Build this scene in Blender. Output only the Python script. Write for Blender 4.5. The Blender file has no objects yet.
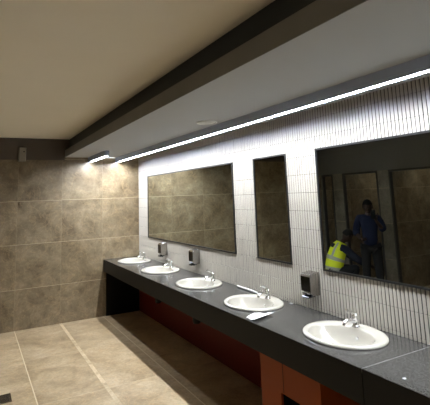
import bpy, math, random
from mathutils import Vector, Matrix
random.seed(4)
PI = math.pi
scene = bpy.context.scene
col = scene.collection
W = 2.413          # mirror wall plane
D = 6.997          # far wall plane
L = -1.65          # cubicle partition plane
NEAR = -1.6        # wall behind the camera
ZC = 2.738         # ceiling
ZS = 2.4555        # lowered soffit
CT = 0.85          # worktop height
CX = 1.823         # worktop front edge
TS = 0.622         # stone tile module

# ------------------------------------------------------------------ materials
class N:
    def __init__(s, name):
        s.m = bpy.data.materials.new(name); s.m.use_nodes = True
        s.t = s.m.node_tree; s.b = s.t.nodes['Principled BSDF']
    def n(s, kind, **kw):
        x = s.t.nodes.new(kind)
        for k, v in kw.items(): setattr(x, k, v)
        return x
    def l(s, a, b): s.t.links.new(a, b)
    def put(s, sock, v):
        if isinstance(v, (int, float, tuple)): sock.default_value = v
        else: s.l(v, sock)
    def math(s, op, a, b=0.0, c=None):
        x = s.n('ShaderNodeMath', operation=op)
        s.put(x.inputs[0], a); s.put(x.inputs[1], b)
        if c is not None: s.put(x.inputs[2], c)
        return x.outputs[0]
    def mix(s, f, a, b, kind='MIX'):
        x = s.n('ShaderNodeMix', data_type='RGBA', blend_type=kind)
        s.put(x.inputs[0], f); s.put(x.inputs[6], a); s.put(x.inputs[7], b)
        return x.outputs[2]
    def ramp(s, f, stops):
        x = s.n('ShaderNodeValToRGB'); s.l(f, x.inputs[0]); e = x.color_ramp.elements
        while len(e) < len(stops): e.new(0.5)
        for i, (p, c) in enumerate(stops): e[i].position = p; e[i].color = c
        return x.outputs[0]
    def noise(s, vec, scale, detail=4, rough=.55, dist=0.0):
        x = s.n('ShaderNodeTexNoise'); s.l(vec, x.inputs['Vector'])
        x.inputs['Scale'].default_value = scale; x.inputs['Detail'].default_value = detail
        x.inputs['Roughness'].default_value = rough; x.inputs['Distortion'].default_value = dist
        return x.outputs[0]

def c4(r, g, b): return (r, g, b, 1.0)

def plain(name, colr, rough=.5, metal=0.0, spec=.5, var=0.06, scale=30, bump=0.0, coat=0.0):
    q = N(name); g = q.n('ShaderNodeNewGeometry')
    f = q.noise(g.outputs['Position'], scale)
    lo = tuple(max(0, x * (1 - var)) for x in colr) + (1,); hi = tuple(min(1, x * (1 + var)) for x in colr) + (1,)
    q.l(q.mix(f, lo, hi), q.b.inputs['Base Color'])
    q.b.inputs['Roughness'].default_value = rough; q.b.inputs['Metallic'].default_value = metal
    q.b.inputs['Specular IOR Level'].default_value = spec; q.b.inputs['Coat Weight'].default_value = coat
    if bump:
        b = q.n('ShaderNodeBump'); b.inputs['Strength'].default_value = bump; b.inputs['Distance'].default_value = .002
        q.l(f, b.inputs['Height']); q.l(b.outputs[0], q.b.inputs['Normal'])
    return q.m

def emit(name, colr, strength):
    q = N(name); q.b.inputs['Base Color'].default_value = c4(.8, .8, .8)
    q.b.inputs['Emission Color'].default_value = c4(*colr); q.b.inputs['Emission Strength'].default_value = strength
    return q.m

def stone(name, ua, va, us, vs, uo, vo, cols, grout, gw=.004, rough=.32, spec=.4, bumpy=.15, ju=1.0, jv=1.0):
    """large format stone-look porcelain tiles: joints every us x vs metres"""
    q = N(name); g = q.n('ShaderNodeNewGeometry'); P = g.outputs['Position']
    sp = q.n('ShaderNodeSeparateXYZ'); q.l(P, sp.inputs[0])
    def axis(a, size, off):
        t = q.math('DIVIDE', q.math('SUBTRACT', sp.outputs[a], off), size)
        fr = q.math('FRACT', t); fl = q.math('FLOOR', t)
        d = q.math('MULTIPLY', q.math('MINIMUM', fr, q.math('SUBTRACT', 1.0, fr)), size)
        return fl, d
    fu, du = axis(ua, us, uo); fv, dv = axis(va, vs, vo)
    gm = q.math('MAXIMUM', q.math('MULTIPLY', q.math('LESS_THAN', du, gw / 2), ju), q.math('MULTIPLY', q.math('LESS_THAN', dv, gw / 2), jv))
    cb = q.n('ShaderNodeCombineXYZ'); q.l(fu, cb.inputs[0]); q.l(fv, cb.inputs[1])
    wn = q.n('ShaderNodeTexWhiteNoise', noise_dimensions='3D'); q.l(cb.outputs[0], wn.inputs['Vector'])
    sc = q.n('ShaderNodeVectorMath', operation='SCALE'); q.l(wn.outputs['Color'], sc.inputs[0]); sc.inputs[3].default_value = 7.0
    ad = q.n('ShaderNodeVectorMath', operation='ADD'); q.l(P, ad.inputs[0]); q.l(sc.outputs[0], ad.inputs[1])
    n1 = q.noise(ad.outputs[0], 3.2, 10, .72, .35)
    base = q.ramp(n1, [(.31, cols[0]), (.5, cols[1]), (.66, cols[2])])
    # rusty and pale veins
    n2 = q.noise(ad.outputs[0], 3.4, 6, .6, 1.6)
    vein = q.math('ABSOLUTE', q.math('SUBTRACT', n2, .5))
    vm = q.ramp(vein, [(0.0, c4(1, 1, 1)), (.022, c4(0, 0, 0))])
    b2 = q.mix(q.math('MULTIPLY', vm, .45), base, cols[3])
    n3 = q.noise(ad.outputs[0], 38, 5, .7)
    b3 = q.mix(.6, b2, q.ramp(n3, [(.25, c4(.35, .35, .35)), (.75, c4(.68, .68, .68))]), 'OVERLAY')
    tv = q.math('MULTIPLY_ADD', wn.outputs['Value'], .22, .89)
    tc = q.n('ShaderNodeVectorMath', operation='SCALE'); q.l(b3, tc.inputs[0]); q.l(tv, tc.inputs[3])
    q.l(q.mix(gm, tc.outputs[0], grout), q.b.inputs['Base Color'])
    q.l(q.math('MULTIPLY_ADD', n1, .25, q.math('MULTIPLY_ADD', gm, .3, rough - .12)), q.b.inputs['Roughness'])
    q.b.inputs['Specular IOR Level'].default_value = spec
    h = q.math('SUBTRACT', q.math('MULTIPLY', n3, .25), gm)
    bp = q.n('ShaderNodeBump'); bp.inputs['Strength'].default_value = bumpy; bp.inputs['Distance'].default_value = .002
    q.l(h, bp.inputs['Height']); q.l(bp.outputs[0], q.b.inputs['Normal'])
    return q.m

WC = [c4(.108, .074, .039), c4(.200, .152, .092), c4(.290, .232, .150), c4(.35, .25, .135)]
FC = [c4(.270, .185, .100), c4(.420, .315, .190), c4(.540, .430, .285), c4(.56, .38, .20)]
M_wall = stone('brown stone wall tile', 0, 2, TS, TS, .56, -.068, WC, c4(.42, .34, .23), .006, ju=.25)
SC = [c4(.110, .096, .072), c4(.180, .160, .122), c4(.25, .225, .175), c4(.27, .23, .16)]
M_side = stone('grey brown stone side tile', 1, 2, TS, TS, .10, -.068, SC, c4(.42, .34, .23), .006, ju=.25)
M_floor = stone('beige stone floor tile', 0, 1, TS, TS * 2, .572, 4.41 - TS * 2, FC, c4(.72, .62, .45), .010, .36, jv=.3)
M_ceil = plain('warm white ceiling paint', (.90, .84, .72), .9, spec=.2, var=.03, scale=2)
M_soffit = plain('grey soffit paint', (.44, .455, .475), .8, spec=.25, var=.03, scale=2)
M_dark = plain('charcoal paint', (.036, .044, .052), .6, spec=.3, var=.1, scale=6)
M_fascia = plain('dark grey fascia paint', (.20, .195, .185), .6, spec=.3, var=.1, scale=6)
M_band = plain('dark brown wall band paint', (.105, .085, .070), .7, spec=.3, var=.15, scale=5)
M_frame = plain('black mirror frame', (.012, .012, .012), .35)
M_alu = plain('aluminium with bluish led glow', (.44, .51, .70), .45, .0)  # bluish glow of the leds put into the grey housing's colour
M_led = emit('led diffuser', (.90, .95, 1.0), 36.0)
M_led2 = emit('faint led slot', (.9, .95, 1.0), .35)
M_cub = emit('cubicle lamp lens', (1.0, .95, .86), 13.0)
M_off = plain('frosted lamp glass', (.62, .62, .60), .35)
M_white = plain('white trim ring', (.66, .66, .64), .4)
M_porc = plain('white glazed porcelain', (.47, .445, .39), .12, spec=.5, var=.01, coat=.2)
M_chrome = plain('polished chrome', (.80, .80, .80), .07, 1.0, var=.02)
M_steel = plain('brushed stainless steel', (.42, .40, .38), .24, 1.0, var=.1, scale=90)
M_darkchrome = plain('dark tinted steel', (.06, .06, .065), .16, 1.0)
M_black = plain('black plastic', (.006, .006, .006), .5, spec=.2)
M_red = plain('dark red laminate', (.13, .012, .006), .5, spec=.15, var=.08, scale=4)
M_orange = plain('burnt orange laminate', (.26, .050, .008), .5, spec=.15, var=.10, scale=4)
M_blackpanel = plain('black laminate', (.008, .0075, .007), .6, spec=.15)
M_paper = plain('white tissue', (.60, .59, .565), .9, var=.03, bump=.5)
M_head = plain('dark grey header paint', (.14, .138, .130), .7)
M_door = plain('dark painted door frame', (.045, .042, .038), .5)
M_grey = plain('grey wall paint', (.09, .085, .08), .8, var=.05, scale=3)
M_skin = plain('brown skin', (.045, .022, .014), .5, var=.12)
M_hair = plain('short black hair', (.006, .005, .005), .8, bump=.8, scale=200)
M_blue = plain('royal blue shirt cloth', (.003, .008, .034), .9, var=.2, bump=.3)
M_navy = plain('navy work cloth', (.010, .013, .028), .9, var=.2, bump=.3)
M_trous = plain('black trouser cloth', (.003, .003, .004), .9, var=.2, bump=.3)
M_vest = plain('fluorescent yellow cloth', (.78, .90, .02), .7, var=.06, bump=.3)
M_tape = plain('silver reflective tape', (.42, .43, .40), .35, .2)
M_eye = plain('dark eye', (.02, .015, .012), .3)
M_boot = plain('black leather', (.012, .011, .010), .45)

def mirror_mat():
    q = N('silvered dark mirror glass'); g = q.n('ShaderNodeNewGeometry')
    f = q.noise(g.outputs['Position'], 3)
    q.l(q.mix(f, c4(.53, .575, .56), c4(.57, .615, .60)), q.b.inputs['Base Color'])
    q.b.inputs['Metallic'].default_value = 1.0; q.b.inputs['Roughness'].default_value = .012
    return q.m
M_mirror = mirror_mat()

def granite(name, base, rough, flecks=.5):
    q = N(name); g = q.n('ShaderNodeNewGeometry'); P = g.outputs['Position']
    mp = q.n('ShaderNodeMapping'); q.l(P, mp.inputs[0]); mp.inputs['Scale'].default_value = (1, 1, 1)
    n1 = q.noise(mp.outputs[0], 130, 3, .8); n2 = q.noise(P, 5, 3)
    lo = tuple(x * .55 for x in base) + (1,); hi = tuple(x * 2.2 for x in base) + (1,)
    a = q.ramp(n1, [(.35, lo), (.55, tuple(base) + (1,)), (.75, hi)])
    q.l(q.mix(flecks, tuple(base) + (1,), a), q.b.inputs['Base Color'])
    q.l(q.math('MULTIPLY_ADD', n2, .10, rough), q.b.inputs['Roughness'])
    q.b.inputs['Specular IOR Level'].default_value = .35
    bp = q.n('ShaderNodeBump'); bp.inputs['Strength'].default_value = .25; bp.inputs['Distance'].default_value = .001
    q.l(n1, bp.inputs['Height']); q.l(bp.outputs[0], q.b.inputs['Normal'])
    return q.m
M_top = granite('speckled dark grey worktop', (.056, .054, .051), .13, 1.0)
M_apron = plain('black worktop apron', (.0075, .0073, .0066), .55, spec=.2)
M_joint = plain('pale worktop joint', (.12, .115, .11), .6)
M_ceramic = plain('off white glazed ceramic finger tile', (.49, .455, .395), .30, spec=.5, var=.05, scale=9)
M_grout = plain('grey tile grout', (.045, .041, .037), .9)

# ------------------------------------------------------------------ mesh helpers
class MB:
    def __init__(s): s.v = []; s.f = []; s.mi = []; s.sm = []
    def add(s, vs, fs, mi=0, smooth=False):
        o = len(s.v); s.v += [tuple(p) for p in vs]
        for f in fs: s.f.append([i + o for i in f]); s.mi.append(mi); s.sm.append(smooth)
    def box(s, x0, x1, y0, y1, z0, z1, mi=0):
        s.add([(x0, y0, z0), (x1, y0, z0), (x1, y1, z0), (x0, y1, z0), (x0, y0, z1), (x1, y0, z1), (x1, y1, z1), (x0, y1, z1)],
              [(3, 2, 1, 0), (4, 5, 6, 7), (0, 1, 5, 4), (1, 2, 6, 5), (2, 3, 7, 6), (3, 0, 4, 7)], mi)
    def prism(s, prof, a, b, axis, mi=0, smooth=False):
        """extrude closed 2D profile between a and b along axis (0,1,2)"""
        n = len(prof); vs = []
        for t in (a, b):
            for (p, q) in prof:
                vs.append({0: (t, p, q), 1: (p, t, q), 2: (p, q, t)}[axis])
        fs = [(i, (i + 1) % n, n + (i + 1) % n, n + i) for i in range(n)]
        s.add(vs, fs, mi, smooth)
        s.add(vs, [tuple(range(n - 1, -1, -1)), tuple(range(n, 2 * n))], mi)
    def rings(s, rings, mi=0, smooth=True, cap0=True, cap1=True):
        n = len(rings[0]); vs = [p for r in rings for p in r]; fs = []
        for k in range(len(rings) - 1):
            for i in range(n):
                j = (i + 1) % n
                fs.append((k * n + i, k * n + j, (k + 1) * n + j, (k + 1) * n + i))
        s.add(vs, fs, mi, smooth)
        if cap0: s.add(rings[0], [tuple(range(n - 1, -1, -1))], mi)
        if cap1: s.add(rings[-1], [tuple(range(n))], mi)
    def lathe(s, prof, cx=0, cy=0, n=32, mi=0, ex=1.0, ey=1.0, cap0=True, cap1=True):
        rs = []
        for (r, z) in prof:
            rs.append([(cx + ex * r * math.cos(2 * PI * i / n), cy + ey * r * math.sin(2 * PI * i / n), z) for i in range(n)])
        s.rings(rs, mi, True, cap0, cap1)
    def tube(s, pts, rad, n=14, mi=0):
        pts = [Vector(p) for p in pts]; rs = []
        if not isinstance(rad, (list, tuple)): rad = [rad] * len(pts)
        prev = None
        for i, p in enumerate(pts):
            a = pts[max(i - 1, 0)]; b = pts[min(i + 1, len(pts) - 1)]; t = (b - a).normalized()
            ref = Vector((0, 0, 1)) if abs(t.z) < .9 else Vector((0, 1, 0))
            if prev is not None: ref = prev
            x = (ref - t * ref.dot(t)).normalized(); y = t.cross(x); prev = x
            rs.append([tuple(p + x * rad[i] * math.cos(2 * PI * k / n) + y * rad[i] * math.sin(2 * PI * k / n)) for k in range(n)])
        s.rings(rs, mi)
    def build(s, name, mats, parent=None, loc=None, bevel=0.0, seg=2):
        me = bpy.data.meshes.new(name); me.from_pydata(s.v, [], s.f)
        if not isinstance(mats, (list, tuple)): mats = [mats]
        for m in mats: me.materials.append(m)
        for p, mi, sm in zip(me.polygons, s.mi, s.sm): p.material_index = mi; p.use_smooth = sm
        me.update()
        import bmesh
        bm = bmesh.new(); bm.from_mesh(me)
        if bevel: bmesh.ops.remove_doubles(bm, verts=bm.verts, dist=1e-6)
        bmesh.ops.recalc_face_normals(bm, faces=bm.faces); bm.to_mesh(me); bm.free()
        o = bpy.data.objects.new(name, me); col.objects.link(o)
        if loc: o.location = loc
        if parent: o.parent = parent
        if bevel:
            b = o.modifiers.new('bevel', 'BEVEL'); b.width = bevel; b.segments = seg; b.limit_method = 'ANGLE'
        return o

def struct(o): o['kind'] = 'structure'; return o
def tag(o, label, cat, group=None):
    o['label'] = label; o['category'] = cat
    if group: o['group'] = group
    return o
def thing(name, loc, label, cat, group=None, rz=0):
    o = bpy.data.objects.new(name, None); col.objects.link(o); o.empty_display_size = .1
    o.location = loc; o.rotation_euler = (0, 0, rz)
    return tag(o, label, cat, group)
def copy_tree(o, parent=None):
    kids = list(o.children); c = o.copy(); col.objects.link(c)
    if parent: c.parent = parent
    for k in kids: copy_tree(k, c)
    return c

# ------------------------------------------------------------------ room shell
def shell(name, mat, *boxes):
    m = MB()
    for b in boxes: m.box(*b)
    return struct(m.build(name, mat))
CB = -3.12   # back of the cubicles
shell('floor', M_floor, (CB - .15, W + .15, NEAR - .15, D + .15, -.12, 0))
shell('ceiling', M_ceil, (L, 1.211, NEAR, D, ZC, ZC + .12), (1.211, W + .15, NEAR, D, ZC, ZC + .12))
shell('wall_far', M_wall, (CB - .15, W + .15, D, D + .15, 0, ZC + .12))
shell('trim_4', M_band, (L, 1.211, D - .004, D, 2.412, ZC), (1.211, 1.281, D - .004, D, 2.5665, ZC))
shell('wall_near', M_grey, (CB - .15, W + .15, NEAR - .15, NEAR, 0, ZC + .12))
# lowered soffit over the basins and its dark two-step fascia
shell('soffit', M_soffit, (1.2155, W, NEAR, D, ZS, ZS + .02), (1.300, W, NEAR, D, ZS + .02, ZC))
shell('trim_1', M_fascia, (1.211, 1.2155, NEAR, D, ZS, 2.5665), (1.2155, 1.281, NEAR, D, 2.556, 2.5665))
shell('trim_2', M_dark, (1.281, 1.300, NEAR, D, 2.5665, ZC))
shell('trim_5', stone('pale floor strip', 0, 1, TS, TS, .3, .2, [c4(.33, .24, .14), c4(.52, .41, .26), c4(.64, .53, .37), c4(.6, .45, .28)], c4(.7, .6, .45), .004), (1.172, 1.212, NEAR, D, 0, .0006))
# opposite wall: cubicle openings between tiled piers, dark header above
opens = [(6.640, 6.93), (5.500, 6.345), (4.300, 5.230), (3.150, 4.030), (2.000, 2.880), (.850, 1.730)]
m = MB(); edges = [D]
for a, b in opens: edges += [b, a]
edges.append(NEAR)
for i in range(0, len(edges), 2):
    m.box(L - .05, L, edges[i + 1], edges[i], 0, 2.12)
struct(m.build('wall_left', M_side))
shell('trim_3', M_head, (L - .06, L + .02, NEAR, D, 2.12, ZC))
for k, (a, b) in enumerate(opens):
    m = MB()
    m.box(L - .055, L + .012, a - .012, a + .020, 0, 2.12); m.box(L - .055, L + .012, b - .020, b + .012, 0, 2.12)
    m.box(L - .055, L + .012, a + .020, b - .020, 2.085, 2.12)
    struct(m.build('door_%d' % (k + 1), M_door, bevel=.004))
shell('wall_back', M_side, (CB - .15, CB, NEAR, D, 0, ZC))
m = MB()
for a, b in zip([o_[0] for o_ in opens[:-1]], [o_[1] for o_ in opens[1:]]):
    c = (a + b) / 2; m.box(CB, L - .05, c - .03, c + .03, 0, 2.36)
struct(m.build('wall_dividers', M_wall))
shell('ceiling_cubicles', M_ceil, (CB, L - .06, NEAR, D, 2.36, 2.44))

# ------------------------------------------------------------------ finger-tile mirror wall
def finger_wall():
    m = MB()
    m.box(W, W + .15, NEAR, D, 0, ZC + .12, 1)
    pitch, row, dep, arc = .0300, .150, .0075, 6
    ny = int((D - NEAR) / pitch); y0 = D - ny * pitch
    prof = []
    for i in range(arc + 1):
        t = i / arc
        prof.append((.0029 + (pitch - .0058) * t, dep * (.25 + .75 * math.sin(PI * t) ** .8) if 0 < t < 1 else .0002))
    z = .875 - .150
    rows = []
    while z < ZS - .005:
        rows.append((max(z, CT + .001), min(z + row, ZS))); z += row
    for (za, zb) in rows:
        for j in range(ny):
            yb = y0 + j * pitch; jit = random.uniform(-.0007, .0007); tl = random.uniform(-.0012, .0012)
            n = arc + 1
            def rg(zq, k):
                top = (zq - za) / (zb - za)
                return [(W - px * k - (jit + tl * (top - .5)) * (k > 0), yb + py, zq) for (py, px) in prof]
            lo, hi = rg(za + .0014, 1), rg(zb - .0014, 1)
            m.add(lo + hi, [(i, i + 1, n + i + 1, n + i) for i in range(arc)], 0, True)
            for z_, q in ((za + .0014, lo), (zb - .0014, hi)):
                m.add(q + rg(z_, 0), [(i, i + 1, n + i + 1, n + i) for i in range(arc)], 0, False)
    me = m.build('wall_right', [M_ceramic, M_grout])
    return struct(me)
finger_wall()

# ------------------------------------------------------------------ linear lights under the soffit
def linear_light(x, ya, yb, label, mat=M_led):
    t = thing('linear_light', (x, ya, ZS), label, 'light', 'linear lights under the soffit')
    ln = yb - ya; h = -.0775; w = .027; r = .0195
    m = MB(); m.prism([(-w, 0), (-w, h), (-r, h), (-r, h + .0075), (r, h + .0075), (r, h), (w, h), (w, 0)], 0, ln, 1)
    m.build('housing', M_alu, t)
    m = MB(); m.box(-r + .0005, r - .0005, .004, ln - (.09 if yb > 6 else .008), h + .0055, h + .0072); m.build('diffuser', mat, t)
    for a, b in ((-.0015, .0), (ln, ln + .0015)):
        m = MB(); m.box(-w - .0005, w + .0005, a, b, h - .0005, -.0005); m.build('end_cap', M_alu, t)
    return t
linear_light(2.042, 2.7105, D - .004, 'long slim linear light under the soffit running to the far tiled corner')
linear_light(2.042, -1.58, 2.706, 'nearest slim linear light under the soffit, above the big mirror with the reflected people')
linear_light(1.596, 5.955, D - .004, 'short slim linear light under the soffit, against the far tiled wall near the dark fascia')
t = tag(MB.build((lambda q: (q.box(1.640, 2.0, D - .045, D - .015, ZS - .006, ZS - .0005), q)[1])(MB()), 'link_light', M_led2),
        'thin faint light strip linking the short and the long linear light at the far wall', 'light')

t = thing('ceiling_downlight', (1.865, 3.48, ZS), 'round white recessed downlight in the grey soffit, unlit', 'light')
m = MB(); m.lathe([(.098, 0), (.100, -.004), (.096, -.009), (.082, -.010), (.078, -.005), (.078, -.001)], n=40); m.build('ring', M_white, t)
m = MB(); m.lathe([(.0775, -.0012), (.0775, -.0045), (.04, -.006), (.01, -.0065)], n=40); m.build('lens', M_off, t)

# cubicle lamps (they glow at the top of each opening in the mirror)
base = None
names = ['farthest narrow opening', 'second opening from the far wall', 'third opening from the far wall', 'fourth opening from the far wall',
         'fifth opening from the far wall', 'opening nearest the entrance']
for k, (a, b) in enumerate(opens):
    if base is None:
        o = base = thing('cubicle_lamp', (0, 0, 0), '', 'light')
        m = MB(); m.lathe([(.085, 0), (.088, -.01), (.082, -.022), (.07, -.024)], n=28, cap1=False); m.build('ring', M_white, o)
        m = MB(); m.lathe([(.069, -.006), (.069, -.020), (.05, -.024), (.01, -.026)], n=28); m.build('lens', M_cub, o)
    else: o = copy_tree(base)
    o.location = (CB + .42, (a + b) / 2, 2.36)
    tag(o, 'round ceiling lamp inside the toilet cubicle behind the ' + names[k], 'light', 'cubicle ceiling lamps')

# ------------------------------------------------------------------ worktop with basin cut-outs
BX = 2.142; BY = [6.45, 5.40, 4.305, 3.26, 2.208]; AX, AY = .240, .295
WB = W - .0015
def worktop(ya, yb, basins, label):
    t = thing('vanity_worktop', (CX, ya, CT), label, 'worktop', 'worktop slabs')
    m = MB(); hx, hy = AX - .018, AY - .018
    cuts = [ya] + [(p + q) / 2 for p, q in zip(basins[:-1], basins[1:])] + [yb]
    if not basins: cuts = [ya, yb]
    TH = .03
    for k in range(len(cuts) - 1):
        a, b = cuts[k], cuts[k + 1]
        if not basins:
            for z in (CT, CT - TH): m.add([(CX, a, z), (WB, a, z), (WB, b, z), (CX, b, z)], [(0, 1, 2, 3)])
            continue
        by = basins[k]
        ang = [2 * PI * i / 64 for i in range(64)] + [math.atan2(yy - by, xx - BX) % (2 * PI) for xx in (CX, WB) for yy in (a, b)]
        ang.sort(); el, rc = [], []
        for th in ang:
            c, s = math.cos(th), math.sin(th)
            r = 1 / math.sqrt((c / hx) ** 2 + (s / hy) ** 2)
            el.append((BX + r * c, by + r * s))
            ts = []
            if abs(c) > 1e-9: ts.append(((WB if c > 0 else CX) - BX) / c)
            if abs(s) > 1e-9: ts.append(((b if s > 0 else a) - by) / s)
            q = min(x for x in ts if x > 0); rc.append((BX + q * c, by + q * s))
        n = len(ang)
        for z in (CT, CT - TH):
            vs = [(x, y, z) for x, y in el] + [(x, y, z) for x, y in rc]
            m.add(vs, [(i, (i + 1) % n, n + (i + 1) % n, n + i) for i in range(n)])
        vs = [(x, y, CT) for x, y in el] + [(x, y, CT - TH) for x, y in el]
        m.add(vs, [(i, (i + 1) % n, n + (i + 1) % n, n + i) for i in range(n)])
    # outer edges
    m.add([(CX, ya, CT), (CX, yb, CT), (CX, yb, CT - TH), (CX, ya, CT - TH)], [(0, 1, 2, 3)])
    m.add([(CX, ya, CT), (WB, ya, CT), (WB, ya, CT - TH), (CX, ya, CT - TH)], [(0, 1, 2, 3)])
    m.add([(CX, yb, CT), (WB, yb, CT), (WB, yb, CT - TH), (CX, yb, CT - TH)], [(0, 1, 2, 3)])
    m.v = [(x - CX, y - ya, z - CT) for x, y, z in m.v]
    m.build('top_slab', M_top, t)
    m = MB(); m.box(-.001, .020, 0, yb - ya, -.183, -.002); m.build('apron', M_apron, t)
    return t
w1 = worktop(1.773, D - .002, [2.208, 3.26, 4.305, 5.40, 6.45], 'long speckled dark grey worktop slab with black apron holding five white basins')
w2 = worktop(-.30, 1.767, [], 'nearest plain dark grey worktop slab at the lower right, without a basin')
m = MB(); m.box(.002, W - CX - .010, -.006, 0, -.02, .0004); m.build('joint_strip', M_joint, w1)

# ------------------------------------------------------------------ basins
def make_basin():
    t = thing('wash_basin', (0, 0, 0), '', 'basin')
    n = 72
    def ring(ax, ay, z, cx=0.0, p=2.0):
        r = []
        for i in range(n):
            a = 2 * PI * i / n; c, s = math.cos(a), math.sin(a)
            r.append((cx + ax * math.copysign(abs(c) ** (2 / p), c), ay * math.copysign(abs(s) ** (2 / p), s), z))
        return r
    m = MB()
    rs = [ring(AX - .016, AY - .016, .0005), ring(AX - .002, AY - .002, .001), ring(AX, AY, .006), ring(AX - .002, AY - .002, .013), ring(AX - .010, AY - .010, .0185),
          ring(AX - .024, AY - .026, .0185, -.001), ring(.184, .243, .0165, -.024), ring(.176, .236, .013, -.029), ring(.172, .231, .004, -.031), ring(.164, .220, -.030, -.033),
          ring(.138, .178, -.070, -.034), ring(.108, .138, -.105, -.034), ring(.066, .082, -.128, -.034), ring(.030, .034, -.136, -.034), ring(.020, .020, -.139, -.034)]
    rs += [ring(.024, .024, -.150, -.034), ring(.072, .088, -.143, -.034), ring(.118, .150, -.118, -.034), ring(.150, .192, -.080, -.034), ring(.172, .220, -.035, -.032), ring(.190, .238, -.004, -.026), ring(AX - .03, AY - .03, .0, 0)]
    m.rings(rs, cap0=False, cap1=False); m.build('bowl', M_porc, t)
    m = MB(); m.lathe([(.021, -.1385), (.021, -.1365), (.016, -.1355), (.012, -.1375), (.004, -.1375)], cx=-.034, n=24); m.build('drain', M_chrome, t)
    # overflow hole ring on the wall side of the bowl
    m = MB(); m.tube([(.122, 0, -.038), (.112, 0, -.040)], .009, 16); m.build('overflow', M_chrome, t)
    return t
def make_tap():
    t = thing('basin_tap', (0, 0, 0), '', 'tap')
    m = MB(); m.lathe([(.026, 0), (.026, .004), (.022, .009), (.0195, .012), (.0185, .040), (.0205, .058), (.0200, .064)], n=24); m.build('body', M_chrome, t)
    m = MB(); m.tube([(-.004, 0, .034), (-.035, 0, .046), (-.070, 0, .050), (-.092, 0, .046), (-.102, 0, .036)], [.015, .0135, .012, .0115, .011]); m.build('spout', M_chrome, t)
    m = MB(); m.tube([(-.104, 0, .034), (-.106, 0, .024)], .0095); m.build('aerator', M_steel, t)
    m = MB(); m.lathe([(.0205, .065), (.0215, .072), (.019, .082), (.010, .088), (.002, .089)], n=24)
    m.build('cartridge_cap', M_chrome, t)
    m = MB()
    pts = [(-.002, 0, .082), (-.028, .0, .096), (-.058, .0, .110), (-.078, .0, .121)]
    m.tube(pts, [.009, .0085, .009, .0075], 12)
    m.build('lever', M_chrome, t)
    return t
def make_trap():
    t = thing('drain_trap', (0, 0, 0), '', 'drain pipe')
    m = MB(); m.tube([(-.034, 0, -.154), (-.034, 0, -.25)], .018); m.build('tailpiece', M_black, t)
    m = MB(); m.lathe([(.030, -.25), (.042, -.262), (.045, -.29), (.045, -.375), (.036, -.392), (.012, -.398)], cx=-.034, n=24); m.build('bottle', M_black, t)
    m = MB(); m.tube([(.005, 0, -.285), (.08, 0, -.285), (.255, 0, -.285)], .016); m.build('outlet_pipe', M_black, t)
    return t
where = ['in the far corner beside the tiled end wall', 'second from the far wall, beside the farthest soap dispenser',
         'in the middle of the row of five', 'with a white napkin lying in front of it', 'nearest and largest in view, below the big mirror']
wtap = ['in the far corner beside the tiled end wall', 'second from the far wall', 'in the middle of the row of five',
        'with the white napkin in front', 'nearest and largest in view']
b0, t0, r0 = make_basin(), make_tap(), make_trap()
for k, y in enumerate(BY):
    b, tp = (b0, t0) if k == 0 else (copy_tree(b0), copy_tree(t0))
    b.location = (BX, y, CT); tag(b, 'white oval drop-in wash basin ' + where[k], 'basin', 'wash basins in the worktop')
    tp.location = (BX + .155, y + [0, .0, -.04, .0, .04][k], CT + .0175); tp.rotation_euler.z = [.1, .0, .15, .08, -.05][k]
    tag(tp, 'chrome mixer tap on the basin ' + wtap[k], 'tap', 'chrome basin taps')
    if k not in (1, 2): continue
    tr = r0 if k == 1 else copy_tree(r0)
    tr.location = (BX, y, CT); tag(tr, 'black bottle trap under the basin ' + wtap[k], 'drain pipe', 'black traps under the basins')

# ------------------------------------------------------------------ below the worktop
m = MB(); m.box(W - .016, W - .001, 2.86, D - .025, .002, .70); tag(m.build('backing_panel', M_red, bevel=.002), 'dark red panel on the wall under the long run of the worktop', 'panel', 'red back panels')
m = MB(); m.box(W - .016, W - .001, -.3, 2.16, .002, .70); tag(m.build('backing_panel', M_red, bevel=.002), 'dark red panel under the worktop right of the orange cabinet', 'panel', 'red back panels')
m = MB(); m.box(1.862, W - .018, D - .024, D - .001, .002, .815); tag(m.build('end_panel', M_blackpanel, bevel=.002), 'black end panel under the worktop against the far tiled wall', 'panel')
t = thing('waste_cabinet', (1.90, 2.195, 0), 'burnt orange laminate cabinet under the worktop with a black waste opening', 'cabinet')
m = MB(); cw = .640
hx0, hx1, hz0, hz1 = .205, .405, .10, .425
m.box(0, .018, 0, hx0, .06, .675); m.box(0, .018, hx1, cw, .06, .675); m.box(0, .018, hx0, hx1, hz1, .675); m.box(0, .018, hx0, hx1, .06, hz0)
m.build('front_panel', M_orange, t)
for a, b in ((0, .018), (cw - .018, cw)):
    m = MB(); m.box(.0185, W - 1.90 - .018, a, b, .06, .675); m.build('side_panel', M_orange, t, bevel=.001)
m = MB(); m.box(.03, W - 1.90 - .018, .0185, cw - .0185, .002, .06); m.build('plinth', M_blackpanel, t)
m = MB(); m.box(.16, .17, hx0 - .012, hx1 + .012, hz0 - .012, hz1 + .012)
for b in ((hx0 - .012, hx0 - .002, hz0 - .012, hz1 + .012), (hx1 + .002, hx1 + .012, hz0 - .012, hz1 + .012), (hx0 - .002, hx1 + .002, hz1 + .002, hz1 + .012), (hx0 - .002, hx1 + .002, hz0 - .012, hz0 - .002)): m.box(.0185, .16, *b)
m.build('waste_chute', M_blackpanel, t)
m = MB(); m.box(-.002, .0, hx0 + .165, hx0 + .168, hz1 + .01, .64); m.build('door_seam', M_blackpanel, t)

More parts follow.
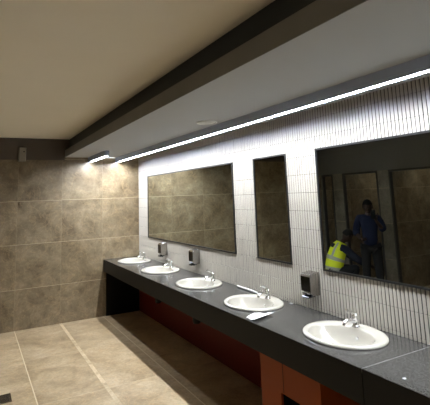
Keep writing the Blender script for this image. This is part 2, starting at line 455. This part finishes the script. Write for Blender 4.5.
# ------------------------------------------------------------------ mirrors
def mirror(ya, yb, za, zb, label):
    t = thing('wall_mirror', (W + .003, ya, za), label, 'mirror', 'black framed wall mirrors')
    dx = .019; fw = .014; w = yb - ya; h = zb - za
    m = MB(); m.box(-dx + .006, -dx + .011, fw, w - fw, fw, h - fw); m.build('mirror_glass', M_mirror, t)
    m = MB(); m.box(-dx + .012, -.0035, .004, w - .004, .004, h - .004); m.build('backing', M_black, t)
    m = MB()
    m.box(-dx, -dx + .0115, 0, w, 0, fw); m.box(-dx, -dx + .0115, 0, w, h - fw, h)
    m.box(-dx, -dx + .0115, 0, fw, fw, h - fw); m.box(-dx, -dx + .0115, w - fw, w, fw, h - fw)
    m.build('frame', M_frame, t)
    return t
Z0, Z1 = 1.171, 2.124
mirror(3.937, 6.545, Z0, Z1, 'wide black framed mirror nearest the far wall, reflecting brown stone tiles')
mirror(3.022, 3.541, Z0, Z1, 'narrow upright black framed mirror between the two wide mirrors')
mirror(.55, 2.641, Z0, Z1, 'large black framed mirror at the right, reflecting two people')

# ------------------------------------------------------------------ soap dispensers
def make_dispenser():
    t = thing('soap_dispenser', (0, 0, 0), '', 'soap dispenser')
    d, w, h = .098, .112, .175
    m = MB()
    m.prism([(0, 0), (-d + .022, 0), (-d + .006, .012), (-d, .030), (-d, h - .030), (-d + .010, h - .010), (0, h)], -w / 2, w / 2, 1)
    m.build('housing', M_steel, t, bevel=.004)
    m = MB(); m.box(-d - .0012, -d + .001, -w / 2 + .003, w / 2 - .003, .034, h - .032); m.build('front_dark_reflection', M_darkchrome, t)  # dark reflection on the steel front, put in as a darker plate
    m = MB(); m.prism([(-.035, -.010), (-d - .012, -.016), (-d - .014, -.012), (-d - .002, -.001), (-.035, -.001)], -w / 2 + .018, w / 2 - .018, 1); m.build('push_lever', M_darkchrome, t, bevel=.002)
    m = MB(); m.tube([(-.055, 0, -.008), (-.055, 0, -.024)], .009); m.build('nozzle', M_black, t)
    return t
d0 = make_dispenser()
for k, (y, lab) in enumerate([(5.84, 'steel wall soap dispenser farthest away, behind the second basin'),
                              (4.83, 'steel wall soap dispenser below the right end of the far wide mirror'),
                              (2.755, 'nearest steel wall soap dispenser, between the narrow and the large mirror')]):
    o = d0 if k == 0 else copy_tree(d0)
    o.location = (W - .0085, y, .978); tag(o, lab, 'soap dispenser', 'steel soap dispensers')

# ------------------------------------------------------------------ small things
def crumple(name, outline, z, amp, label, cat, seed, fold=0.0, layers=2):
    """thin folded paper: a subdivided sheet with creases and thickness"""
    rnd = random.Random(seed)
    (ox, oy) = outline[0]; U = Vector(outline[1]) - Vector(outline[0]); V = Vector(outline[3]) - Vector(outline[0])
    UV = Vector(outline[2]) - Vector(outline[1]) - V
    n = 12; cre = [(rnd.uniform(0, 1), rnd.uniform(-1, 1), rnd.uniform(.4, 1)) for _ in range(5)]
    def h(u, v):
        s = 0
        for c, sl, a in cre: s += a * max(0, .25 - abs(u - c - sl * (v - .5)))
        return amp * s + amp * 2.2 * fold * max(0, u - .6)
    m = MB(); vs = []
    for i in range(n + 1):
        for j in range(n + 1):
            u, v = i / n, j / n; q = Vector(outline[0]) + U * u + V * v + UV * u * v
            vs.append((q.x - ox, q.y - oy, .0035 + h(u, v)))
    m.add(vs, [(i * (n + 1) + j, (i + 1) * (n + 1) + j, (i + 1) * (n + 1) + j + 1, i * (n + 1) + j + 1) for i in range(n) for j in range(n)])
    o = m.build(name, M_paper, loc=(ox, oy, z)); s = o.modifiers.new('thickness', 'SOLIDIFY'); s.thickness = .0028; s.offset = -1
    return tag(o, label, cat)
crumple('paper_napkin', [(1.850, 2.925), (1.838, 2.795), (2.065, 2.865), (1.975, 3.000)], CT, .020, 'crumpled white paper napkin on the worktop edge in front of the fourth basin', 'napkin', 3, .8)
m = MB(); m.tube([(2.365, 3.52, .0115), (2.372, 3.65, .0115), (2.382, 3.90, .0115)], [.009, .011, .010], 14)
m.v = [(x - 2.355, y - 3.65, z) for x, y, z in m.v]
tag(m.build('rolled_tissue', M_paper, loc=(2.355, 3.65, CT)), 'long white rolled tissue on the worktop against the wall behind the fourth basin', 'tissue')
crumple('tissue_scrap', [(2.375, 3.07), (2.372, 3.035), (2.395, 3.03), (2.398, 3.065)], CT, .012, 'tiny white tissue scrap at the wall below the nearest soap dispenser', 'tissue', 5)
crumple('tissue_scrap', [(1.889, 1.570), (1.888, 1.556), (1.900, 1.555), (1.902, 1.568)], CT, .010, 'tiny white tissue scrap on the plain worktop slab at the lower right', 'tissue', 8)

t = thing('air_freshener', (.597, D, 2.385), 'small pale wall air freshener high on the far tiled wall', 'air freshener')
m = MB(); m.prism([(-.054, -.004), (-.054, -.052), (-.040, -.068), (.040, -.068), (.054, -.052), (.054, -.004)], 0, .205, 2); m.build('housing', plain('grey white plastic', (.30, .28, .24), .5), t, bevel=.006)
m = MB(); m.box(.012, .032, -.0695, -.0675, .135, .150); m.build('sensor_window', M_black, t)
m = MB(); m.box(-.045, .045, -.004, .0, .01, .195); m.build('back_plate', M_black, t)

t = thing('floor_drain', (.278, 4.722, 0), 'square steel floor drain in the beige tiles at the lower left', 'drain')
m = MB(); s = .100
for b in ((-s, s, -s, -s + .014), (-s, s, s - .014, s), (-s, -s + .014, -s + .014, s - .014), (s - .014, s, -s + .014, s - .014)): m.box(*b, .0005, .005)
m.build('frame', M_steel, t)
m = MB()
for k in range(7): m.box(-s + .016, s - .016, -s + .020 + k * .0245, -s + .033 + k * .0245, .001, .0045)
m.build('grate', M_steel, t)
m = MB(); m.box(-s + .0145, s - .0145, -s + .0145, s - .0145, .0002, .0009); m.build('sump', M_black, t)

# ------------------------------------------------------------------ people (seen in the large mirror)
def skin(name, V, E, mat, parent, sub=2, root=0):
    """V: list of (x,y,z,radius[,radius2]); E: edges"""
    me = bpy.data.meshes.new(name); me.from_pydata([v[:3] for v in V], E, []); me.materials.append(mat)
    o = bpy.data.objects.new(name, me); col.objects.link(o); o.parent = parent
    sk = o.modifiers.new('skin', 'SKIN'); sk.use_smooth_shade = True; sk.branch_smoothing = .6
    if not me.skin_vertices: me.attributes.new('x', 'FLOAT', 'POINT')
    lay = me.skin_vertices[0].data if len(me.skin_vertices) else None
    if lay:
        for i, v in enumerate(V):
            lay[i].radius = (v[3], v[4] if len(v) > 4 else v[3]); lay[i].use_root = (i == root)
    s = o.modifiers.new('sub', 'SUBSURF'); s.levels = sub; s.render_levels = sub
    return o
def bake_skin(name, V, E, mat, parent, sub=2, root=0):
    import bmesh
    me = bpy.data.meshes.new(name); me.from_pydata([v[:3] for v in V], E, [])
    bm = bmesh.new(); bm.from_mesh(me); lay = bm.verts.layers.skin.verify(); bm.verts.ensure_lookup_table()
    for i, v in enumerate(V):
        bm.verts[i][lay].radius = (v[3], v[4] if len(v) > 4 else v[3]); bm.verts[i][lay].use_root = (i == root)
    bm.to_mesh(me); bm.free(); me.materials.append(mat)
    o = bpy.data.objects.new(name, me); col.objects.link(o); o.parent = parent
    sk = o.modifiers.new('skin', 'SKIN'); sk.use_smooth_shade = True; sk.branch_smoothing = .5
    s = o.modifiers.new('sub', 'SUBSURF'); s.levels = sub; s.render_levels = sub
    return o

def ell(m, c, r, mi=0, n=20, k=12, rot=None, shape=None):
    rs = []
    for a in range(1, k):
        th = PI * a / k; ring = []
        for b in range(n):
            ph = 2 * PI * b / n
            p = Vector((r[0] * math.sin(th) * math.cos(ph), r[1] * math.sin(th) * math.sin(ph), -r[2] * math.cos(th)))
            if shape: p = shape(p)
            if rot: p = rot @ p
            ring.append(tuple(p + Vector(c)))
        rs.append(ring)
    m.rings(rs, mi)

def head_parts(body_parent, c, rot, mat_hair):
    """face forward is local +Y; c is head centre; returns list of child meshes"""
    def shp(p):
        q = p.copy()
        if q.z < 0: q.x *= 1 - .30 * (-q.z / .115) ** 1.5; q.y = q.y * (1 - .12 * (-q.z / .115)) + .012 * (-q.z / .115)
        if q.y > .075: q.y = .075 + (q.y - .075) * .55
        return q
    m = MB(); R = rot.to_matrix(); C_ = Vector(c)
    ell(m, c, (.076, .094, .115), rot=R, shape=shp, n=24, k=16)
    ell(m, tuple(C_ + R @ Vector((0, .092, -.018))), (.013, .018, .022), rot=R, n=12, k=8)             # nose
    ell(m, tuple(C_ + R @ Vector((0, .083, -.058))), (.024, .008, .008), rot=R, n=12, k=8)             # lips
    ell(m, tuple(C_ + R @ Vector((0, .080, .018))), (.052, .010, .010), rot=R, n=12, k=8)              # brow
    for sx in (-1, 1): ell(m, tuple(C_ + R @ Vector((sx * .077, -.005, -.012))), (.010, .019, .031), rot=R, n=12, k=8)
    h = m.build('head', M_skin, body_parent)
    for sx in (-1, 1):
        m = MB(); ell(m, tuple(C_ + R @ Vector((sx * .030, .080, -.002))), (.012, .010, .009), rot=R, n=12, k=8)
        m.build('eye', M_eye, h)
    def hs(p):
        q = p.copy()
        if q.y > .03 and q.z < .045: q.y = .03 + (q.y - .03) * .3; q.x *= .93
        if q.z < -.03: q *= .86
        return q
    m = MB(); ell(m, tuple(C_ + R @ Vector((0, -.008, .014))), (.083, .098, .113), rot=R, shape=hs, n=24, k=14)
    m.build('hair', mat_hair, body_parent)

def hand(parent, wrist, direction, palmn, curl=.5, side=1, s=1.0):
    """palm plus five curled fingers; direction = finger direction, palmn = palm normal"""
    d = Vector(direction).normalized(); n = Vector(palmn); n = (n - d * n.dot(d)).normalized(); x = d.cross(n) * side
    w = Vector(wrist)
    V = [tuple(w - d * .03 * s) + (.022 * s, .026 * s), tuple(w) + (.020 * s, .026 * s), tuple(w + d * .045 * s) + (.016 * s, .036 * s), tuple(w + d * .08 * s) + (.013 * s, .038 * s)]
    E = [(0, 1), (1, 2), (2, 3)]
    for k, (off, ln) in enumerate(((-.030, .070), (-.010, .080), (.010, .074), (.029, .058))):
        a = 0.15 + curl * .5; p = w + d * .075 * s + x * off * s; i0 = len(V); V.append(tuple(p) + (.0088 * s,)); E.append((3, i0)); ang = 0
        for j, fr in enumerate((.42, .32, .26)):
            ang += curl * .75; q = d * math.cos(ang) + n * math.sin(ang); p = p + q * ln * fr * s
            V.append(tuple(p) + (.0085 * s * (1 - .1 * j),)); E.append((len(V) - 2, len(V) - 1))
    p = w + d * .02 * s - x * .022 * s; i0 = len(V); V.append(tuple(p) + (.011 * s,)); E.append((1, i0))
    for j, (aa, ln) in enumerate(((.9, .038), (.55, .032), (.3, .026))):
        q = (d * math.cos(aa) - x * math.sin(aa) + n * curl * .5).normalized(); p = p + q * ln * s
        V.append(tuple(p) + (.0098 * s,)); E.append((len(V) - 2, len(V) - 1))
    return bake_skin('hand', V, E, M_skin, parent, 1, 1)

def sub_skin(name, J, chain, mat, parent, grow=.0, sub=2):
    """skin over chains of joint names"""
    idx = {}; V = []; E = []
    for ch in chain:
        for a in ch:
            if a not in idx:
                idx[a] = len(V); j = J[a]; V.append((j[0], j[1], j[2], j[3] + grow, (j[4] if len(j) > 4 else j[3]) + grow))
        for a, b in zip(ch[:-1], ch[1:]): E.append((idx[a], idx[b]))
    return bake_skin(name, V, E, mat, parent, sub, 0)

def person(J, loc, face, label, top_mat, hs, headrot, hands):
    rz = math.atan2(-face[0], face[1])
    p_ = J['pelvis']; J['hem'] = (p_[0], p_[1], p_[2] - .06, p_[3], p_[4])
    J['neckb'] = J['neckb'][:3] + (.085, .075)
    t = thing('person', loc, label, 'person', None, rz)
    chains = [('pelvis', 'waist', 'chest', 'neckb', 'neck', 'skull'), ('chest', 'shl', 'ell', 'wrl'), ('chest', 'shr', 'elr', 'wrr'),
              ('pelvis', 'hipl', 'knl', 'anl', 'tol'), ('pelvis', 'hipr', 'knr', 'anr', 'tor')]
    sub_skin('body', J, chains, M_skin, t, -.006)
    sub_skin('shirt', J, [('hem', 'pelvis', 'waist', 'chest', 'neckb'), ('chest', 'shl', 'ell', hs[0]), ('chest', 'shr', 'elr', hs[1])], top_mat, t, .020)
    sub_skin('trousers', J, [('pelvis', 'hipl', 'knl', 'anl'), ('pelvis', 'hipr', 'knr', 'anr')], M_trous, t, .014)
    for s in 'lr':
        a, b = J['an' + s], J['to' + s]
        m = MB(); dx, dy = b[0] - a[0], b[1] - a[1]; q = math.hypot(dx, dy); dx /= q; dy /= q
        def P(u, v, z): return (a[0] + dx * u - dy * v, a[1] + dy * u + dx * v, z)
        rs = []
        for (u0, u1, hw, z) in ((-.075, .205, .044, .001), (-.078, .210, .048, .015), (-.075, .205, .047, .035), (-.066, .15, .042, .07), (-.055, .055, .040, .105)):
            rs.append([P((u0 + u1) / 2 + (u1 - u0) / 2 * math.cos(2 * PI * i / 20), hw * math.sin(2 * PI * i / 20), z) for i in range(20)])
        m.rings(rs); m.build('shoe', M_boot, t)
    head_parts(t, J['skull'][:3], headrot, M_hair)
    for w, d, n, c, sd in hands: hand(t, J[w][:3], d, n, c, sd)
    return t

from mathutils import Euler
# standing person, dark blue shirt, phone held up
J = dict(pelvis=(0, 0, .88, .115, .10), waist=(0, .0, 1.02, .125, .10), chest=(0, -.005, 1.22, .150, .105), neckb=(0, -.005, 1.36, .070, .06), neck=(0, .01, 1.40, .050), skull=(0, .035, 1.495, .06),
         shl=(-.165, -.005, 1.315, .062), ell=(-.225, .03, 1.06, .046), wrl=(-.15, .20, .96, .030),
         shr=(.165, -.005, 1.315, .062), elr=(.215, .10, 1.10, .046), wrr=(.10, .24, 1.28, .030),
         hipl=(-.085, 0, .80, .085), knl=(-.10, .015, .46, .060), anl=(-.11, 0, .09, .042), tol=(-.13, .12, .05, .035),
         hipr=(.085, 0, .80, .085), knr=(.10, .015, .46, .060), anr=(.11, 0, .09, .042), tor=(.13, .12, .05, .035))
J['hml'] = (-.20, .10, 1.025, .042); J['hmr'] = (.18, .15, 1.16, .042)
p1 = person(J, (-1.13, 5.32, 0), (.72, -.70), 'standing person in a dark blue shirt and black trousers holding up a phone', M_blue, ('hml', 'hmr'),
            Euler((-.35, 0, 0)), [('wrl', (.5, .9, .0), (0, 0, 1), .5, 1), ('wrr', (-.35, .35, .9), (0, -1, .2), .7, -1)])
t = thing('phone', (-.955, 5.06, 1.375), 'dark phone held up by the standing person in blue', 'phone', None, math.atan2(-.72, -.70))
m = MB(); m.box(-.036, .036, -.004, .004, -.075, .075); m.build('case', M_black, t, bevel=.003)
m = MB(); m.box(-.032, .032, -.0052, -.0042, -.070, .070); m.build('screen', M_frame, t)

# squatting person in a yellow vest
J = dict(pelvis=(0, -.13, .36, .115, .11), waist=(0, -.11, .52, .12, .10), chest=(0, -.04, .73, .140, .105), neckb=(0, .03, .86, .06, .055), neck=(0, .07, .90, .05), skull=(0, .14, .975, .06),
         shl=(-.165, .0, .80, .058), ell=(-.24, .20, .60, .046), wrl=(-.16, .44, .46, .030),
         shr=(.165, .0, .80, .058), elr=(.24, .22, .60, .046), wrr=(.13, .47, .44, .030),
         hipl=(-.10, -.14, .33, .095), knl=(-.20, .22, .46, .065), anl=(-.16, .02, .09, .045), tol=(-.20, .15, .05, .035),
         hipr=(.10, -.14, .33, .095), knr=(.20, .22, .40, .065), anr=(.16, -.02, .09, .045), tor=(.20, .11, .05, .035))
J['hml'] = J['wrl'][:3] + (.034,); J['hmr'] = J['wrr'][:3] + (.034,)
p2 = person(J, (-.98, 5.88, 0), (-.88, -.47), 'squatting person in a yellow high-visibility vest over navy sleeves, working with both hands', M_navy, ('hml', 'hmr'),
            Euler((-.75, 0, 0)), [('wrl', (.3, .9, -.2), (.3, 0, -1), .6, 1), ('wrr', (-.3, .9, -.2), (-.3, 0, -1), .6, -1)])

def vest(parent):
    """sleeveless vest: rings following the bent torso, bands of tape as sub-parts"""
    st = [(-.150, .320, .180, .158), (-.145, .40, .184, .158), (-.128, .50, .184, .155), (-.096, .61, .188, .150), (-.055, .71, .192, .146), (-.005, .80, .178, .128), (.025, .862, .105, .090)]
    def ring(t, g):
        i = min(int(t), len(st) - 2); u = t - i; a, b = st[i], st[i + 1]
        y, z, rx, ry = [a[k] + (b[k] - a[k]) * u for k in range(4)]
        dy, dz = st[min(i + 1, len(st) - 1)][0] - st[i][0], st[min(i + 1, len(st) - 1)][1] - st[i][1]
        q = math.hypot(dy, dz); dy /= q; dz /= q
        return [((rx + g) * math.cos(2 * PI * k / 32), y + dz * (ry + g) * math.sin(2 * PI * k / 32), z - dy * (ry + g) * math.sin(2 * PI * k / 32)) for k in range(32)]
    m = MB(); m.rings([ring(i * .25, 0) for i in range(25)], cap0=False, cap1=False)
    v = m.build('vest', M_vest, parent)
    for a, b in ((1.05, 1.55), (2.55, 3.05)):
        m = MB(); m.rings([ring(a + (b - a) * i / 4, .004) for i in range(5)], cap0=False, cap1=False); m.build('reflective_band', M_tape, v)
    for sx in (-1, 1):
        m = MB(); pts = []
        ang = [-PI / 2 + sx * .75 + d for d in (-.13, .13)]
        rows = []
        for i in range(11):
            t_ = 3.05 + 2.6 * i / 10; j = min(int(t_), len(st) - 2); u = t_ - j; A, B = st[j], st[j + 1]
            y, z, rx, ry = [A[k] + (B[k] - A[k]) * u for k in range(4)]
            dy, dz = B[0] - A[0], B[1] - A[1]; q = math.hypot(dy, dz); dy /= q; dz /= q
            rows.append([((rx + .005) * math.cos(a_), y + dz * (ry + .005) * math.sin(a_), z - dy * (ry + .005) * math.sin(a_)) for a_ in ang])
        vs = [p for r in rows for p in r]; m.add(vs, [(2 * i, 2 * i + 1, 2 * i + 3, 2 * i + 2) for i in range(10)], 0, True)
        m.build('shoulder_tape', M_tape, v)
    # dark printed back patch
    rows = []
    for i in range(5):
        t_ = 4.2 + .75 * i / 4; j = min(int(t_), len(st) - 2); u = t_ - j; A, B = st[j], st[j + 1]
        y, z, rx, ry = [A[k] + (B[k] - A[k]) * u for k in range(4)]
        dy, dz = B[0] - A[0], B[1] - A[1]; q = math.hypot(dy, dz); dy /= q; dz /= q
        for a_ in [-PI / 2 + x_ for x_ in (-.5, -.25, 0, .25, .5)]:
            rows.append(((rx + .007) * math.cos(a_), y + dz * (ry + .007) * math.sin(a_), z - dy * (ry + .007) * math.sin(a_)))
    m = MB(); m.add(rows, [(5 * i + j, 5 * i + j + 1, 5 * i + j + 6, 5 * i + j + 5) for i in range(4) for j in range(4)], 0, True)
    m.build('back_patch', M_navy, v)
vest(p2)

# ------------------------------------------------------------------ room lamps out of the frame
def down(x, y, label, power):
    t = thing('ceiling_spot', (x, y, ZC), label, 'light', 'round spots in the main ceiling')
    m = MB(); m.lathe([(.060, 0), (.062, -.004), (.056, -.008), (.048, -.006)], n=28, cap1=False); m.build('ring', M_white, t)
    m = MB(); m.lathe([(.047, -.002), (.047, -.0045), (.01, -.005)], n=28); m.build('lens', emit('spot lens', (1, .88, .70), power), t)

# ------------------------------------------------------------------ camera
f, cy, yaw, pi_, ro = 429.67, 128.72, .511, .154, -.0374
fw = Vector((math.sin(yaw) * math.cos(pi_), math.cos(yaw) * math.cos(pi_), math.sin(pi_)))
r = Vector((math.cos(yaw), -math.sin(yaw), 0)); u = r.cross(fw)
r2 = r * math.cos(ro) + u * math.sin(ro); u2 = -r * math.sin(ro) + u * math.cos(ro)
cd = bpy.data.cameras.new('camera'); cam = bpy.data.objects.new('camera', cd); col.objects.link(cam)
cam.matrix_world = Matrix(((r2.x, u2.x, -fw.x, 0), (r2.y, u2.y, -fw.y, 0), (r2.z, u2.z, -fw.z, 1.7795), (0, 0, 0, 1)))
cd.sensor_fit = 'HORIZONTAL'; cd.sensor_width = 36; cd.lens = f / 430 * 36; cd.shift_y = -(202.5 - cy) / 430; cd.clip_start = .05
scene.camera = cam
w = bpy.data.worlds.new('world'); scene.world = w; w.use_nodes = True
w.node_tree.nodes['Background'].inputs[0].default_value = (.0, .0, .0, 1)
vs_ = scene.view_settings; vs_.view_transform = 'Standard'; vs_.look = 'None'; vs_.gamma = 1; vs_.use_curve_mapping = False; vs_.exposure = 2.45
